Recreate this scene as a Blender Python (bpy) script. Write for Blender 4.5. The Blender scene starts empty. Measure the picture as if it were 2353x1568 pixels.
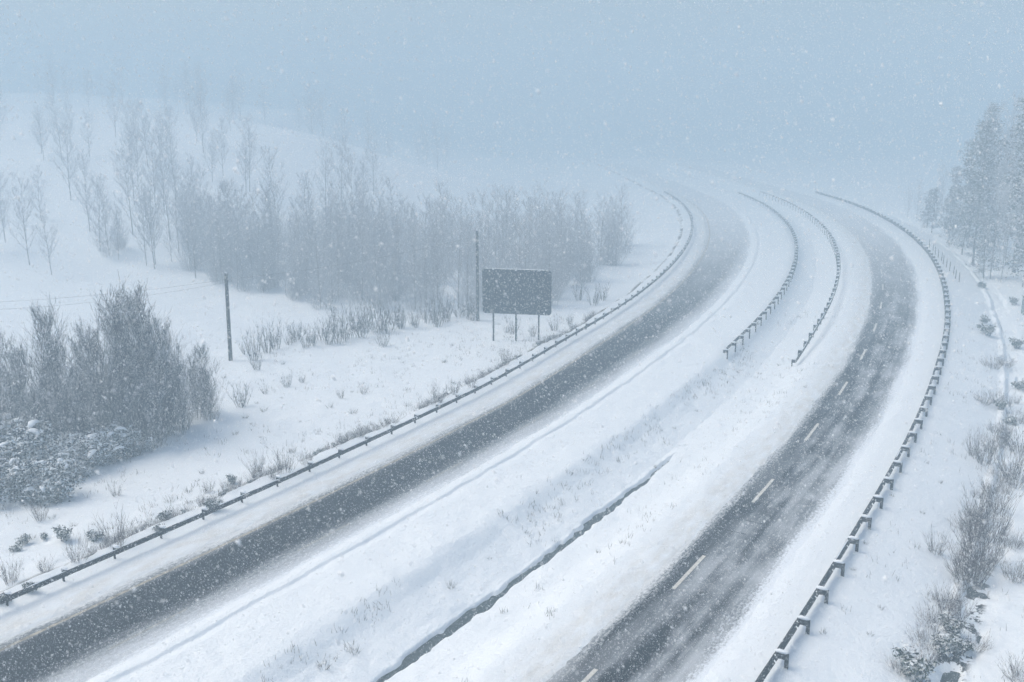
import bpy, math, random
import numpy as np

# ------------------------------------------------------------------ camera
scene = bpy.context.scene
col = scene.collection
FPX, PITCH, CAMZ = 1000.0, math.radians(13.25), 21.86      # pixels at 1024 wide, metres
cam_data = bpy.data.cameras.new('camera')
cam = bpy.data.objects.new('camera', cam_data)
col.objects.link(cam)
cam_data.sensor_width = 36.0
cam_data.lens = 36.0 * FPX / 1024.0
cam.location = (0, 0, CAMZ)
cam.rotation_euler = (math.radians(90) - PITCH, 0, 0)
cam_data.clip_start = 0.1
cam_data.clip_end = 6000
cam_data.dof.use_dof = True
cam_data.dof.focus_distance = 70.0
cam_data.dof.aperture_fstop = 2.0
scene.camera = cam

# ------------------------------------------------------------------ light
SUN_EL, SUN_AZ = math.radians(48), math.radians(-75)        # overcast day, brighter from the left
world = bpy.data.worlds.new('World')
scene.world = world
world.use_nodes = True
wn = world.node_tree
sky = wn.nodes.new('ShaderNodeTexSky')
sky.sky_type = 'NISHITA'
sky.sun_disc = False
sky.sun_elevation = SUN_EL
sky.sun_rotation = SUN_AZ
sky.air_density = 1.0
sky.dust_density = 4.0
sky.ozone_density = 1.0
wn.links.new(sky.outputs[0], wn.nodes['Background'].inputs[0])
wn.nodes['Background'].inputs[1].default_value = 0.082
sun_data = bpy.data.lights.new('sun', 'SUN')
sun_data.energy = 1.5
sun_data.angle = math.radians(40)
sun_data.color = (1.0, 0.93, 0.80)
sun = bpy.data.objects.new('sun', sun_data)
col.objects.link(sun)
sun.location = (-60, 20, 120)
# direction towards the sun: azimuth measured from +Y towards +X
sd = (math.cos(SUN_EL) * math.sin(SUN_AZ), math.cos(SUN_EL) * math.cos(SUN_AZ), math.sin(SUN_EL))
from mathutils import Vector, Matrix
sun.rotation_euler = Vector(sd).to_track_quat('Z', 'Y').to_euler()

scene.view_settings.view_transform = 'Standard'
scene.view_settings.look = 'None'
scene.view_settings.exposure = 1.16
scene.view_settings.gamma = 1.0
scene.view_settings.use_curve_mapping = False
scene.render.engine = 'CYCLES'
scene.cycles.max_bounces = 8
scene.cycles.diffuse_bounces = 3
scene.cycles.volume_bounces = 2
scene.cycles.use_denoising = True
HAZE_DENSITY = 0.0066
SNOWFALL_COUNT = 580000

# ------------------------------------------------------------------ road alignment
KNOT_S = np.array([-90, -60, 35, 60, 90, 120, 150, 180, 220, 262, 460.0])
KNOT_H = np.radians([32.17, 32.17, 32.17, 30.1, 25.96, 21.24, 16.81, 12.45, 6.09, -1.2, -3.0])
DS = 0.25
CS = np.arange(-90, 460, DS)
CTH = np.interp(CS, KNOT_S, KNOT_H)
CX = np.cumsum(np.sin(CTH)) * DS
CY = np.cumsum(np.cos(CTH)) * DS
i0 = int(round(90 / DS))
CX += -36.95 - CX[i0]
CY += 12.0 - CY[i0]

def warp(s, u):
    """the carriageways spread a little through the bend: nominal offset u -> metres from the line"""
    s = np.asarray(s, float); u = np.asarray(u, float)
    dl = np.interp(s, [50, 72, 90, 118, 142, 190, 244], [0, -.3, -1.3, -1.9, -2.6, -3.9, -4.7])
    dr = np.interp(s, [60, 94, 126, 160, 204, 227], [0, .3, 1.0, 2.1, 2.9, 3.3])
    wl = np.interp(u, [-40, -3, 0, 5, 10.5], [0.6, 1, .95, .45, 0])
    wr = np.interp(u, [10.5, 16.5, 21, 28, 60], [0, .1, .3, 1, .6])
    return u + dl * wl + dr * wr

def W(s, u):
    """road coordinates -> world x, y"""
    t = warp(s, u)
    x = np.interp(s, CS, CX); y = np.interp(s, CS, CY); th = np.interp(s, CS, CTH)
    return x + t * np.cos(th), y - t * np.sin(th)

_US = np.concatenate([np.arange(-300, -40, 4), np.arange(-40, 60, .25), np.arange(60, 300, 4)])
def SU(x, y):
    """world -> road coordinates (one point)"""
    d = (x - CX) ** 2 + (y - CY) ** 2
    i = int(np.argmin(d))
    t = (x - CX[i]) * math.cos(CTH[i]) - (y - CY[i]) * math.sin(CTH[i])
    s = CS[i]
    w = warp(np.full_like(_US, s), _US)
    return s, float(np.interp(t, w, _US))

def heading(s):
    return float(np.interp(s, CS, CTH))

# ------------------------------------------------------------------ value noise
_rng = np.random.default_rng(7)
_tab = _rng.random((256, 256))
def vnoise(x, y):
    x = np.asarray(x, float); y = np.asarray(y, float)
    xi = np.floor(x).astype(int); yi = np.floor(y).astype(int)
    fx = x - xi; fy = y - yi
    fx = fx * fx * (3 - 2 * fx); fy = fy * fy * (3 - 2 * fy)
    a = _tab[xi % 256, yi % 256]; b = _tab[(xi + 1) % 256, yi % 256]
    c = _tab[xi % 256, (yi + 1) % 256]; d = _tab[(xi + 1) % 256, (yi + 1) % 256]
    return (a * (1 - fx) + b * fx) * (1 - fy) + (c * (1 - fx) + d * fx) * fy - .5
def fbm(x, y, o=3):
    r = 0
    for k in range(o):
        r = r + vnoise(x * 2 ** k + 17 * k, y * 2 ** k + 5 * k) * .5 ** k
    return r
def sstep(a, b, v):
    t = np.clip((v - a) / (b - a), 0, 1)
    return t * t * (3 - 2 * t)

# ------------------------------------------------------------------ ground height
PU = [-300, -60, -30, -14, -8, -5.3, -4.75, -4.5, -3.6, -2.6, -1.5, -1.0, -.75, -.45, 4.75, 5.2, 5.6, 5.95, 6.08, 6.22, 6.6, 9.6, 10.1, 10.4, 11.2, 12.0,
      13.5, 16.2, 17.9, 19.0, 20.0, 20.5, 25.1, 25.5, 26.0, 27.6, 28.6, 31, 32.3, 32.8, 33.2, 33.9, 34.5, 38, 46, 60, 300]
PZ = [-.3, -.5, -.8, -.6, -.3, -.15, -.02, .2, .2, .12, .09, .07, .03, -.06, -.06, .03, .14, .17, .07, .08, .15, .2, .17, .08, -.30, -.52,
      -.8, -.5, .05, .10, .05, -.06, -.06, .03, .11, .13, .05, -.42, -.75, -1.0, -1.38, -1.38, -.9, -.85, -1.0, -1.1, -1.0]
def stream_u(s):
    return 13.95 + .1 * np.sin(s * .13) + .16 * vnoise(s * .5, s * 0 + 3.3) + .12 * vnoise(s * 2.1, s * 0 + 9)
def hill(x, y):
    spur = np.logaddexp(0, (-x + 5) / 7.0) * 7.0 * .30
    spur = np.where(spur > 14, 14 + 6 * (1 - np.exp(-(spur - 14) / 6)), spur)
    r = sstep(112, 232, y + .15 * np.minimum(0, x + 40))
    behind = 1 - .55 * sstep(238, 300, y) * sstep(-85, -40, x)
    h = spur * r * behind
    h = h + sstep(235, 340, y) * sstep(-75, -170, x) * 6
    # old terraces on the slope
    h = h + .8 * r * np.sin((x * .35 + y) * .085) * sstep(-20, -60, x)
    return h
def G(s, u):
    s = np.asarray(s, float); u = np.asarray(u, float)
    un = u + .16 * fbm(s * .55, u * .5 + 40) + .09 * fbm(s * 2.2, u * 1.1 + 4)
    z = np.interp(un, PU, PZ)
    x, y = W(s, u)
    # plough marks and drift relief
    field = np.clip((np.abs(u - 11) - 14) / 6, 0, 1)
    off = sstep(-2.4, -5.5, u) + sstep(28, 33, u)
    z = z + off * (.5 * fbm(x * .06, y * .06) + .22 * fbm(x * .35, y * .35) + .07 * fbm(x * 1.6, y * 1.6, 2))
    med = sstep(5.2, 6.4, u) * sstep(20, 18.5, u)
    z = z + med * (.11 * fbm(x * .5, y * .5) + .06 * fbm(x * 2.0, y * 2.0, 2))
    z = z + .022 * vnoise(x * 3.1, y * 3.1)
    # the brook in the median
    d = np.abs(u - stream_u(s))
    half = (.27 + .2 * vnoise(s * .45, s * 0) + .22 * vnoise(s * 2.6, np.sign(u - 14) * 5)) * sstep(71, 60, s)
    z = z - .30 * sstep(half + .10, half - .10, d) * sstep(.02, .12, half)
    # the ditch beyond the right-hand rail comes and goes
    open_ = sstep(.06, .16, fbm(s * .5, u * .7 + 7) + .05 * sstep(60, 50, s) - .22 * sstep(56, 66, s))
    z = z + sstep(32.3, 33.0, u) * sstep(34.5, 33.8, u) * .40 * (1 - open_)
    return z + hill(x, y) * sstep(-6, -26, u)
def Gxy(x, y):
    s, u = SU(x, y)
    return float(G(s, u))

# ------------------------------------------------------------------ photo pixel -> direction -> ground
KPX = 1024 / 2353.0
def ray(px, py):
    X = (px * KPX - 512) / FPX; Y = (341 - py * KPX) / FPX
    c, s = math.cos(PITCH), math.sin(PITCH)
    return X, c + Y * s, -s + Y * c
def gpix(px, py):
    dx, dy, dz = ray(px, py)
    t = 30.0
    while t < 420:
        x, y, z = dx * t, dy * t, CAMZ + dz * t
        if z <= Gxy(x, y):
            break
        t += 1.0
    lo, hi = t - 1.0, t
    for _ in range(7):
        m = (lo + hi) / 2
        if CAMZ + dz * m <= Gxy(dx * m, dy * m): hi = m
        else: lo = m
    x, y = dx * hi, dy * hi
    return x, y, Gxy(x, y)
def at_depth(px, py, y):
    dx, dy, dz = ray(px, py)
    t = y / dy
    return dx * t, y, CAMZ + dz * t

# ------------------------------------------------------------------ object helpers
def tag(o, label=None, cat=None, group=None, kind=None):
    if label: o['label'] = label
    if cat: o['category'] = cat
    if group: o['group'] = group
    if kind: o['kind'] = kind
    return o
def mesh(name, V, F, mat=None, smooth=False):
    me = bpy.data.meshes.new(name)
    V = np.asarray(V, np.float32).reshape(-1, 3)
    if isinstance(F, np.ndarray):
        n, k = F.shape
        me.vertices.add(len(V)); me.vertices.foreach_set('co', V.ravel())
        me.loops.add(n * k); me.loops.foreach_set('vertex_index', F.ravel().astype(np.int32))
        me.polygons.add(n); me.polygons.foreach_set('loop_start', np.arange(0, n * k, k, dtype=np.int32))
        me.update(calc_edges=True)
    else:
        me.from_pydata([tuple(map(float, v)) for v in V], [], F)
    me.validate()
    if smooth:
        me.polygons.foreach_set('use_smooth', np.ones(len(me.polygons), bool))
    if mat: me.materials.append(mat)
    return me
def ob(name, me, parent=None, loc=(0, 0, 0), rz=0.0, sc=None):
    o = bpy.data.objects.new(name, me)
    col.objects.link(o)
    o.location = loc
    o.rotation_euler = (0, 0, rz)
    if sc: o.scale = sc if hasattr(sc, '__len__') else (sc, sc, sc)
    if parent: o.parent = parent
    return o
def empty(name, loc=(0, 0, 0), rz=0.0, sc=None):
    return ob(name, None, None, loc, rz, sc)
def copy_tree(o, parent=None):
    c = o.copy(); col.objects.link(c)
    if parent: c.parent = parent
    for ch in o.children:
        copy_tree(ch, c)
    return c
class MB:
    """collects boxes / tubes / prisms into one mesh"""
    def __init__(self): self.V = []; self.F = []
    def add(self, V, F):
        n = len(self.V); self.V += [tuple(v) for v in V]; self.F += [tuple(i + n for i in f) for f in F]
    def box(self, x0, x1, y0, y1, z0, z1):
        self.add([(x0, y0, z0), (x1, y0, z0), (x1, y1, z0), (x0, y1, z0), (x0, y0, z1), (x1, y0, z1), (x1, y1, z1), (x0, y1, z1)],
                 [(0, 3, 2, 1), (4, 5, 6, 7), (0, 1, 5, 4), (1, 2, 6, 5), (2, 3, 7, 6), (3, 0, 4, 7)])
    def tube(self, pts, rad, n=8, cap=True):
        rings = []
        for i, p in enumerate(pts):
            p = Vector(p)
            a = Vector(pts[max(0, i - 1)]); b = Vector(pts[min(len(pts) - 1, i + 1)])
            d = (b - a).normalized()
            q = d.to_track_quat('Z', 'Y')
            r = rad[i] if hasattr(rad, '__len__') else rad
            rings.append([p + q @ Vector((r * math.cos(2 * math.pi * k / n), r * math.sin(2 * math.pi * k / n), 0)) for k in range(n)])
        V = [v for r in rings for v in r]
        F = [(i * n + k, i * n + (k + 1) % n, (i + 1) * n + (k + 1) % n, (i + 1) * n + k) for i in range(len(pts) - 1) for k in range(n)]
        if cap:
            F += [tuple(range(n))[::-1], tuple((len(pts) - 1) * n + k for k in range(n))]
        self.add(V, F)
    def me(self, name, mat, smooth=False):
        return mesh(name, self.V, self.F, mat, smooth)

# ------------------------------------------------------------------ materials
class N:
    """tiny node-graph builder"""
    def __init__(self, name):
        self.m = bpy.data.materials.new(name); self.m.use_nodes = True
        self.t = self.m.node_tree; self.b = self.t.nodes['Principled BSDF']
    def new(self, ty, **kw):
        n = self.t.nodes.new(ty)
        for k, v in kw.items(): setattr(n, k, v)
        return n
    def put(self, sock, v):
        if isinstance(v, bpy.types.NodeSocket): self.t.links.new(v, sock)
        else: sock.default_value = v
    def math(self, op, a, b=0.0, clamp=False):
        n = self.new('ShaderNodeMath', operation=op); n.use_clamp = clamp
        self.put(n.inputs[0], a); self.put(n.inputs[1], b)
        return n.outputs[0]
    def ss(self, v, a, b):
        n = self.new('ShaderNodeMapRange', interpolation_type='SMOOTHSTEP')
        self.put(n.inputs[0], v)
        if a > b:
            n.inputs[1].default_value = b; n.inputs[2].default_value = a; n.inputs[3].default_value = 1; n.inputs[4].default_value = 0
        else:
            n.inputs[1].default_value = a; n.inputs[2].default_value = b
        return n.outputs[0]
    def noise(self, vec, scale, detail=3.0, rough=.55, dist=0.0):
        n = self.new('ShaderNodeTexNoise'); self.put(n.inputs['Vector'], vec)
        n.inputs['Scale'].default_value = scale; n.inputs['Detail'].default_value = detail
        n.inputs['Roughness'].default_value = rough; n.inputs['Distortion'].default_value = dist
        return n.outputs[0]
    def vec(self, x, y, z=0.0):
        n = self.new('ShaderNodeCombineXYZ'); self.put(n.inputs[0], x); self.put(n.inputs[1], y); self.put(n.inputs[2], z)
        return n.outputs[0]
    def mix(self, f, a, b):
        n = self.new('ShaderNodeMix', data_type='RGBA')
        self.put(n.inputs[0], f); self.put(n.inputs[6], a); self.put(n.inputs[7], b)
        return n.outputs[2]
    def uv(self):
        n = self.new('ShaderNodeUVMap', uv_map='road'); sp = self.new('ShaderNodeSeparateXYZ')
        self.t.links.new(n.outputs[0], sp.inputs[0])
        return sp.outputs[0], sp.outputs[1]
    def pos(self):
        return self.new('ShaderNodeNewGeometry').outputs['Position']
    def objco(self):
        return self.new('ShaderNodeTexCoord').outputs['Object']
    def bump(self, h, strength=.5, dist=.05):
        n = self.new('ShaderNodeBump'); n.inputs['Strength'].default_value = strength; n.inputs['Distance'].default_value = dist
        self.put(n.inputs['Height'], h); self.put(self.b.inputs['Normal'], n.outputs[0])
    def out(self, color=None, rough=None, spec=None, metal=None):
        if color is not None: self.put(self.b.inputs['Base Color'], color)
        if rough is not None: self.put(self.b.inputs['Roughness'], rough)
        if spec is not None: self.put(self.b.inputs['Specular IOR Level'], spec)
        if metal is not None: self.put(self.b.inputs['Metallic'], metal)
        return self.m

SNOW = (.83, .86, .89, 1)
def mat_ground():
    n = N('snow_cover'); s, u = n.uv(); p = n.pos()
    big = n.noise(p, .25, 4); fine = n.noise(p, 6.0, 4, .65)
    c = n.mix(big, (.80, .835, .87, 1), (.86, .885, .91, 1))
    # grit-stained snow thrown up beside the traffic lanes
    grit = n.math('MAXIMUM', n.math('MULTIPLY', n.ss(u, -2.9, -1.2), n.ss(u, .4, -.2)), n.math('MULTIPLY', n.ss(u, 17.8, 19.8), n.ss(u, 20.9, 20.5)))
    st = n.noise(n.vec(n.math('MULTIPLY', s, .35), u), 1.6, 4, .6)
    grit = n.math('MULTIPLY', grit, n.ss(st, .25, .8))
    c = n.mix(n.math('MULTIPLY', grit, .7), c, (.62, .57, .50, 1))
    spat = n.math('MULTIPLY', n.ss(n.noise(n.vec(n.math('MULTIPLY', s, .5), u), 5.0, 5, .75), .60, .70), n.ss(grit, .05, .5))
    c = n.mix(n.math('MULTIPLY', spat, .6), c, (.22, .18, .14, 1))
    # bare bank edge behind the left rail: brown turf and soil in broken patches
    edge = n.math('MULTIPLY', n.ss(u, -5.35, -4.9), n.ss(u, -4.45, -4.62))
    pat = n.ss(n.noise(n.vec(n.math('MULTIPLY', s, .45), u), .75, 5, .7), .45, .52)
    soil = n.math('MULTIPLY', edge, pat)
    c = n.mix(soil, c, n.mix(fine, (.025, .028, .022, 1), (.10, .075, .05, 1)))
    # wet black mud in the ditch beyond the right rail
    dit = n.math('MULTIPLY', n.ss(u, 32.5, 32.9), n.ss(u, 34.2, 33.8))
    mud = n.math('MULTIPLY', dit, n.math('MULTIPLY', n.ss(n.noise(p, .8, 4, .7), .55, .59), n.ss(s, 66.0, 56.0)))
    c = n.mix(mud, c, (.012, .014, .014, 1))
    # grass blades barely poking through on the median bank
    bl = n.math('MULTIPLY', n.ss(u, 10.2, 10.8), n.ss(u, 12.2, 11.6))
    gn = n.ss(n.noise(n.vec(n.math('MULTIPLY', s, 1.0), n.math('MULTIPLY', u, 1.6)), 6.5, 2, .6), .66, .72)
    gn = n.math('MULTIPLY', gn, n.ss(n.noise(p, .22, 2), .42, .62))
    c = n.mix(n.math('MULTIPLY', bl, gn), c, (.10, .11, .08, 1))
    n.bump(n.math('ADD', n.noise(p, 2.6, 5, .65), n.math('MULTIPLY', fine, .4)), .6, .14)
    return n.out(c, .55, .25)
def mat_road(kind):
    n = N('wet_asphalt_' + kind); s, u = n.uv(); p = n.pos()
    fine = n.noise(p, 14, 3, .7); str_ = n.noise(n.vec(n.math('MULTIPLY', s, .10), u), 1.1, 5, .65)
    grain = n.noise(n.vec(n.math('MULTIPLY', s, .6), u), 7.0, 4, .75)
    c = n.mix(n.ss(fine, .3, .75), (.004, .005, .006, 1), (.012, .013, .015, 1))
    jig = n.math('ADD', n.math('MULTIPLY', n.math('SUBTRACT', str_, .5), 1.6), n.math('MULTIPLY', n.math('SUBTRACT', grain, .5), 2.2))
    v = n.math('ADD', u, jig)
    if kind == 'slow':
        slush = n.ss(v, .25, -.75)
        film = n.math('MULTIPLY', n.ss(v, 2.7, 4.9), .72)
        pile = n.ss(v, 4.6, 5.3)
        shoulder = n.math('MULTIPLY', n.ss(v, .5, -.05), .22)
        f = n.math('MAXIMUM', n.math('MAXIMUM', slush, n.math('ADD', film, n.math('MULTIPLY', pile, .3))), shoulder)
    else:
        slush = n.ss(v, 20.9, 20.0)
        pile = n.ss(v, 24.2, 25.3)
        wheel = n.noise(n.vec(n.math('MULTIPLY', s, .07), n.math('MULTIPLY', u, 1.0)), .95, 4, .6)
        patch = n.noise(n.vec(n.math('MULTIPLY', s, .5), u), .55, 4, .6)
        film = n.math('MULTIPLY', n.ss(n.math('ADD', n.math('MULTIPLY', wheel, .55), n.math('MULTIPLY', patch, .45)), .40, .62), .42)
        wet = n.math('MULTIPLY', n.ss(u, 20.3, 20.9), n.ss(u, 22.0, 21.4))
        film = n.math('MULTIPLY', film, n.math('SUBTRACT', 1.0, n.math('MULTIPLY', wet, .6)))
        film = n.math('ADD', film, n.math('MULTIPLY', n.ss(u, 23.4, 25.2), .25))
        f = n.math('MAXIMUM', n.math('MAXIMUM', slush, pile), film)
    # snow film round the bend, thickened to paint distance haze into the colour
    far = n.math('MULTIPLY', n.ss(n.math('ADD', s, n.math('MULTIPLY', n.math('SUBTRACT', str_, .5), 60.0)), 85.0, 215.0), .80)
    f = n.math('MAXIMUM', f, far)
    # blown grains of snow lying on the tar
    f = n.math('MAXIMUM', f, n.math('MULTIPLY', n.ss(n.noise(p, 9.0, 2, .6), .68, .76), .18), clamp=True)
    snow = n.mix(n.math('MULTIPLY', slush, .6), (.80, .83, .87, 1), (.60, .58, .55, 1))
    c = n.mix(f, c, snow)
    n.bump(n.math('ADD', n.math('MULTIPLY', fine, .2), f), .4, .03)
    return n.out(c, n.math('ADD', .6, n.math('MULTIPLY', f, .2)), .12)
def mat_plain(name, a, b, scale=3.0, rough=.7, spec=.3, metal=0.0, bump=0.0):
    n = N(name); q = n.objco(); f = n.noise(q, scale, 4, .65)
    c = n.mix(n.ss(f, .3, .7), a + (1,), b + (1,))
    if bump: n.bump(f, bump, .02)
    return n.out(c, rough, spec, metal)
def mat_snowtop(name, a, b, lo=.15, hi=.55, amount=1.0, scale=4.0):
    """snow settled on whatever faces the sky"""
    n = N(name); g = n.new('ShaderNodeNewGeometry'); sp = n.new('ShaderNodeSeparateXYZ')
    n.t.links.new(g.outputs['Normal'], sp.inputs[0])
    f = n.noise(g.outputs['Position'], scale, 4, .6)
    c = n.mix(f, a + (1,), b + (1,))
    up = n.ss(n.math('ADD', sp.outputs[2], n.math('MULTIPLY', n.math('SUBTRACT', f, .5), 1.2)), lo, hi)
    c = n.mix(n.math('MULTIPLY', up, amount), c, SNOW)
    return n.out(c, .8, .15)

M = {}
M['ground'] = mat_ground()
M['road_l'] = mat_road('slow')
M['road_r'] = mat_road('fast')
M['steel'] = mat_plain('weathered_galvanised_steel', (.012, .014, .015), (.035, .038, .04), 5, .65, .15, .1)
M['steel_back'] = mat_plain('dull_grey_aluminium', (.016, .024, .028), (.030, .040, .045), 1.2, .65, .15, 0)
M['signpost'] = mat_plain('zinc_grey_post', (.02, .025, .027), (.04, .045, .048), 4, .65, .15, .1)
M['snow'] = mat_plain('settled_snow', (.80, .83, .87), (.87, .89, .92), 6, .6, .2, 0, .4)
M['paint'] = mat_plain('worn_white_paint', (.50, .47, .42), (.70, .67, .60), 4, .6)
M['paint_worn'] = mat_plain('slush_covered_paint', (.20, .19, .18), (.42, .41, .38), 3, .6)
M['yellow'] = mat_plain('worn_edge_paint', (.17, .145, .11), (.50, .44, .34), 2.5, .6)
M['wood'] = mat_plain('tarred_pole_wood', (.018, .017, .016), (.05, .045, .04), 6, .8, .2, 0, .3)
M['wire'] = mat_plain('aged_cable', (.05, .05, .05), (.08, .08, .08), 4)
M['joint'] = mat_plain('tar_joint', (.006, .006, .007), (.012, .012, .013), 4)
M['porcelain'] = mat_plain('white_porcelain', (.5, .5, .5), (.6, .6, .6), 4, .3)
n_ = N('brook_water')
n_.bump(n_.noise(n_.pos(), 5, 3), .25, .03)
M['water'] = n_.out(n_.mix(n_.noise(n_.pos(), .9, 4), (.020, .030, .030, 1), (.06, .075, .072, 1)), .35, .4)
M['cabinet'] = mat_snowtop('green_painted_metal', (.10, .15, .15), (.14, .20, .20), .5, .9, 1.0)
M['bark'] = mat_snowtop('bare_bark_with_snow', (.07, .06, .06), (.13, .115, .11), .35, .75, .9)
M['twig_grey'] = mat_snowtop('grey_twigs_with_snow', (.05, .046, .05), (.10, .092, .098), .25, .8, .9, 9)
M['twig_thicket'] = mat_snowtop('thicket_twigs_with_snow', (.025, .023, .026), (.07, .064, .068), .2, .6, 1.0, .9)
M['twig_haze'] = mat_snowtop('haze_pale_twigs', (.36, .36, .37), (.52, .52, .53), .0, .7, .9, 9)  # frost-pale colour stands in for haze over the distant trees
M['bark_haze'] = mat_snowtop('haze_pale_bark', (.24, .235, .235), (.36, .35, .35), .3, .9, .9)  # trunks lightened the same way, haze put into the bark colour
M['twig_red'] = mat_snowtop('reddish_twigs', (.075, .058, .056), (.14, .11, .105), .35, .9, .85, 9)
M['leaf_dark'] = mat_snowtop('evergreen_leaves_under_snow', (.014, .022, .018), (.035, .046, .036), .2, .6, 1.0, 2.2)
M['leaf_green'] = mat_snowtop('dark_green_gorse', (.020, .035, .022), (.05, .07, .045), .45, .95, .85, 5)
M['needle'] = mat_snowtop('conifer_needles_with_snow', (.05, .065, .065), (.10, .12, .12), .2, .8, .8, 3)
M['grass'] = mat_snowtop('dry_grass_blades', (.05, .045, .032), (.12, .10, .07), .5, 1.0, .5, 9)
M['flake'] = mat_plain('snowflake_ice', (.86, .88, .90), (.90, .92, .94), 3, .6, .2)

# ------------------------------------------------------------------ ground sheet
def graded(spec):
    out = []
    for a, b, d in spec:
        n = max(1, int(round((b - a) / d)))
        out.append(a + (b - a) * np.arange(n) / n)
    out.append([spec[-1][1]])
    return np.concatenate(out)
def sheet(name, S_, U_, z_fun, mat):
    ss, uu = np.meshgrid(S_, U_, indexing='ij')
    x, y = W(ss, uu)
    z = z_fun(ss, uu)
    V = np.stack([x, y, z], -1).reshape(-1, 3)
    a, b = ss.shape
    i = (np.arange(a - 1)[:, None] * b + np.arange(b - 1)[None]).ravel()
    F = np.stack([i, i + 1, i + b + 1, i + b], -1)[:, ::-1]
    me = mesh(name, V, np.ascontiguousarray(F), mat, True)
    lay = me.uv_layers.new(name='road')
    idx = np.empty(len(me.loops), np.int32); me.loops.foreach_get('vertex_index', idx)
    uv = np.stack([ss.ravel(), uu.ravel()], -1)[idx]
    lay.data.foreach_set('uv', uv.astype(np.float32).ravel())
    return ob(name, me)
GS = graded([(-85, 26, 6), (26, 100, .3), (100, 150, .55), (150, 240, 1.2), (240, 440, 6)])
GU = graded([(-285, -120, 7), (-120, -50, 2.2), (-50, -20, .6), (-20, -6, .35), (-6, -4, .1), (-4, -1.5, .25), (-1.5, -.3, .08), (-.3, 4.5, .6), (4.5, 6.8, .07), (6.8, 9.4, .26),
             (9.4, 12.6, .13), (12.6, 15.4, .055), (15.4, 19, .24), (19, 20.7, .1), (20.7, 24.9, .6), (24.9, 26.2, .1), (26.2, 32, .3), (32, 35, .1), (35, 43, .35), (43, 70, .7), (70, 290, 8)])
ground = tag(sheet('ground', GS, GU, G, M['ground']), 'snow covered ground of verges, median and hillside', kind='structure')
# the plain beyond the modelled ground
me = mesh('plain', [(-640, -230, -6), (640, -230, -6), (640, 900, -6), (-640, 900, -6)], [(0, 1, 2, 3)], M['snow'])
tag(ob('snow_plain', me), 'level snow beyond the valley floor', kind='structure')

# ------------------------------------------------------------------ carriageways
RS = graded([(-80, 26, 6), (26, 140, 1.0), (140, 400, 3)])
def flat(z):
    return lambda s, u: np.full_like(s, z)
road_l = tag(sheet('road_left_carriageway', RS, graded([(-1.6, 7.2, .5)]), flat(0.0), M['road_l']), 'dark wet carriageway beside the big road sign', kind='structure')
road_r = tag(sheet('road_right_carriageway', RS, graded([(19.2, 26.2, .5)]), flat(0.0), M['road_r']), 'slushy carriageway with broken white line', kind='structure')
def strip(name, s0, s1, u0, u1, z, mat, parent, step=1.0):
    o = sheet(name, graded([(s0, s1, step)]), np.array([u0, u1]), flat(z), mat)
    o.parent = parent
    return o
for s0 in np.arange(26, 250, 12.0):
    strip('edge_line', s0, s0 + 11.98, -.09, .09, .004, M['yellow'], road_l, 2)
for k in range(13):
    s0 = 32.2 + 11.0 * k
    strip('lane_marking', s0, s0 + 4.0, 3.66, 3.80, .004, M['paint_worn'], road_l)
for k in range(-1, 14):
    s0 = 49.1 + 11.7 * k
    strip('lane_marking', s0, s0 + 4.0, 21.39, 21.57, .004, M['paint'], road_r)
for s0, u0, u1 in ((56.5, 20.9, 22.5), (58.2, 21.9, 23.4), (97.5, 20.6, 22.6), (82.0, 20.6, 21.6), (44.6, 22.0, 23.2)):
    strip('expansion_joint', s0, s0 + .07, u0, u1, .005, M['joint'], road_r, .035)
# the brook in the median
tag(sheet('stream', graded([(28, 86, .8)]), np.array([13.0, 14.9]), flat(-.97), M['water']), 'narrow dark brook cutting through the snowy median', kind='structure')
tag(sheet('ditch_water', graded([(36, 120, 1.0)]), np.array([32.6, 34.4]), flat(-1.33), M['water']), 'black ditch water beyond the guardrail', kind='structure')

# ------------------------------------------------------------------ guardrails
def beam_mesh(L, face, tall=1.0):
    """W-profile rail; lies along +y, traffic side towards +x*face"""
    prof = [(0, .44), (.018, .445), (.075, .49), (.08, .53), (.02, .575), (.015, .60), (.02, .625), (.08, .67), (.075, .71), (.018, .755), (0, .76)]
    prof = [(a, .76 - (.76 - z) * tall) for a, z in prof]
    prof2 = [(a - .012, z) for a, z in prof][::-1]
    ring = [(face * a, z) for a, z in prof + prof2]
    n = len(ring)
    V = [(a, y, z) for y in (0, L) for a, z in ring]
    F = [(k, (k + 1) % n, n + (k + 1) % n, n + k) for k in range(n)]
    if face > 0: F = [f[::-1] for f in F]
    return mesh('guardrail_beam', V, F, M['steel'])
def snow_ridge(L, w, h, rng, z, y0=0.0):
    """a lumpy loaf of snow along +y"""
    n = 9; V = []; F = []
    for i in range(n):
        f = i / (n - 1)
        e = min(1, 4 * f, 4 * (1 - f)) ** .5 if 0 < f < 1 else .05
        hh = h * e * (.75 + .5 * rng.random()); ww = w * (.55 + .45 * e)
        for a in range(6):
            th = math.pi * a / 5
            V.append((-ww * math.cos(th) * .5, y0 + L * f, z + hh * math.sin(th)))
        if i:
            for a in range(5):
                F.append(((i - 1) * 6 + a, (i - 1) * 6 + a + 1, i * 6 + a + 1, i * 6 + a))
            F.append(((i - 1) * 6 + 5, (i - 1) * 6, i * 6, i * 6 + 5))
    return mesh('snow_ridge', V, F, M['snow'], True)
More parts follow.
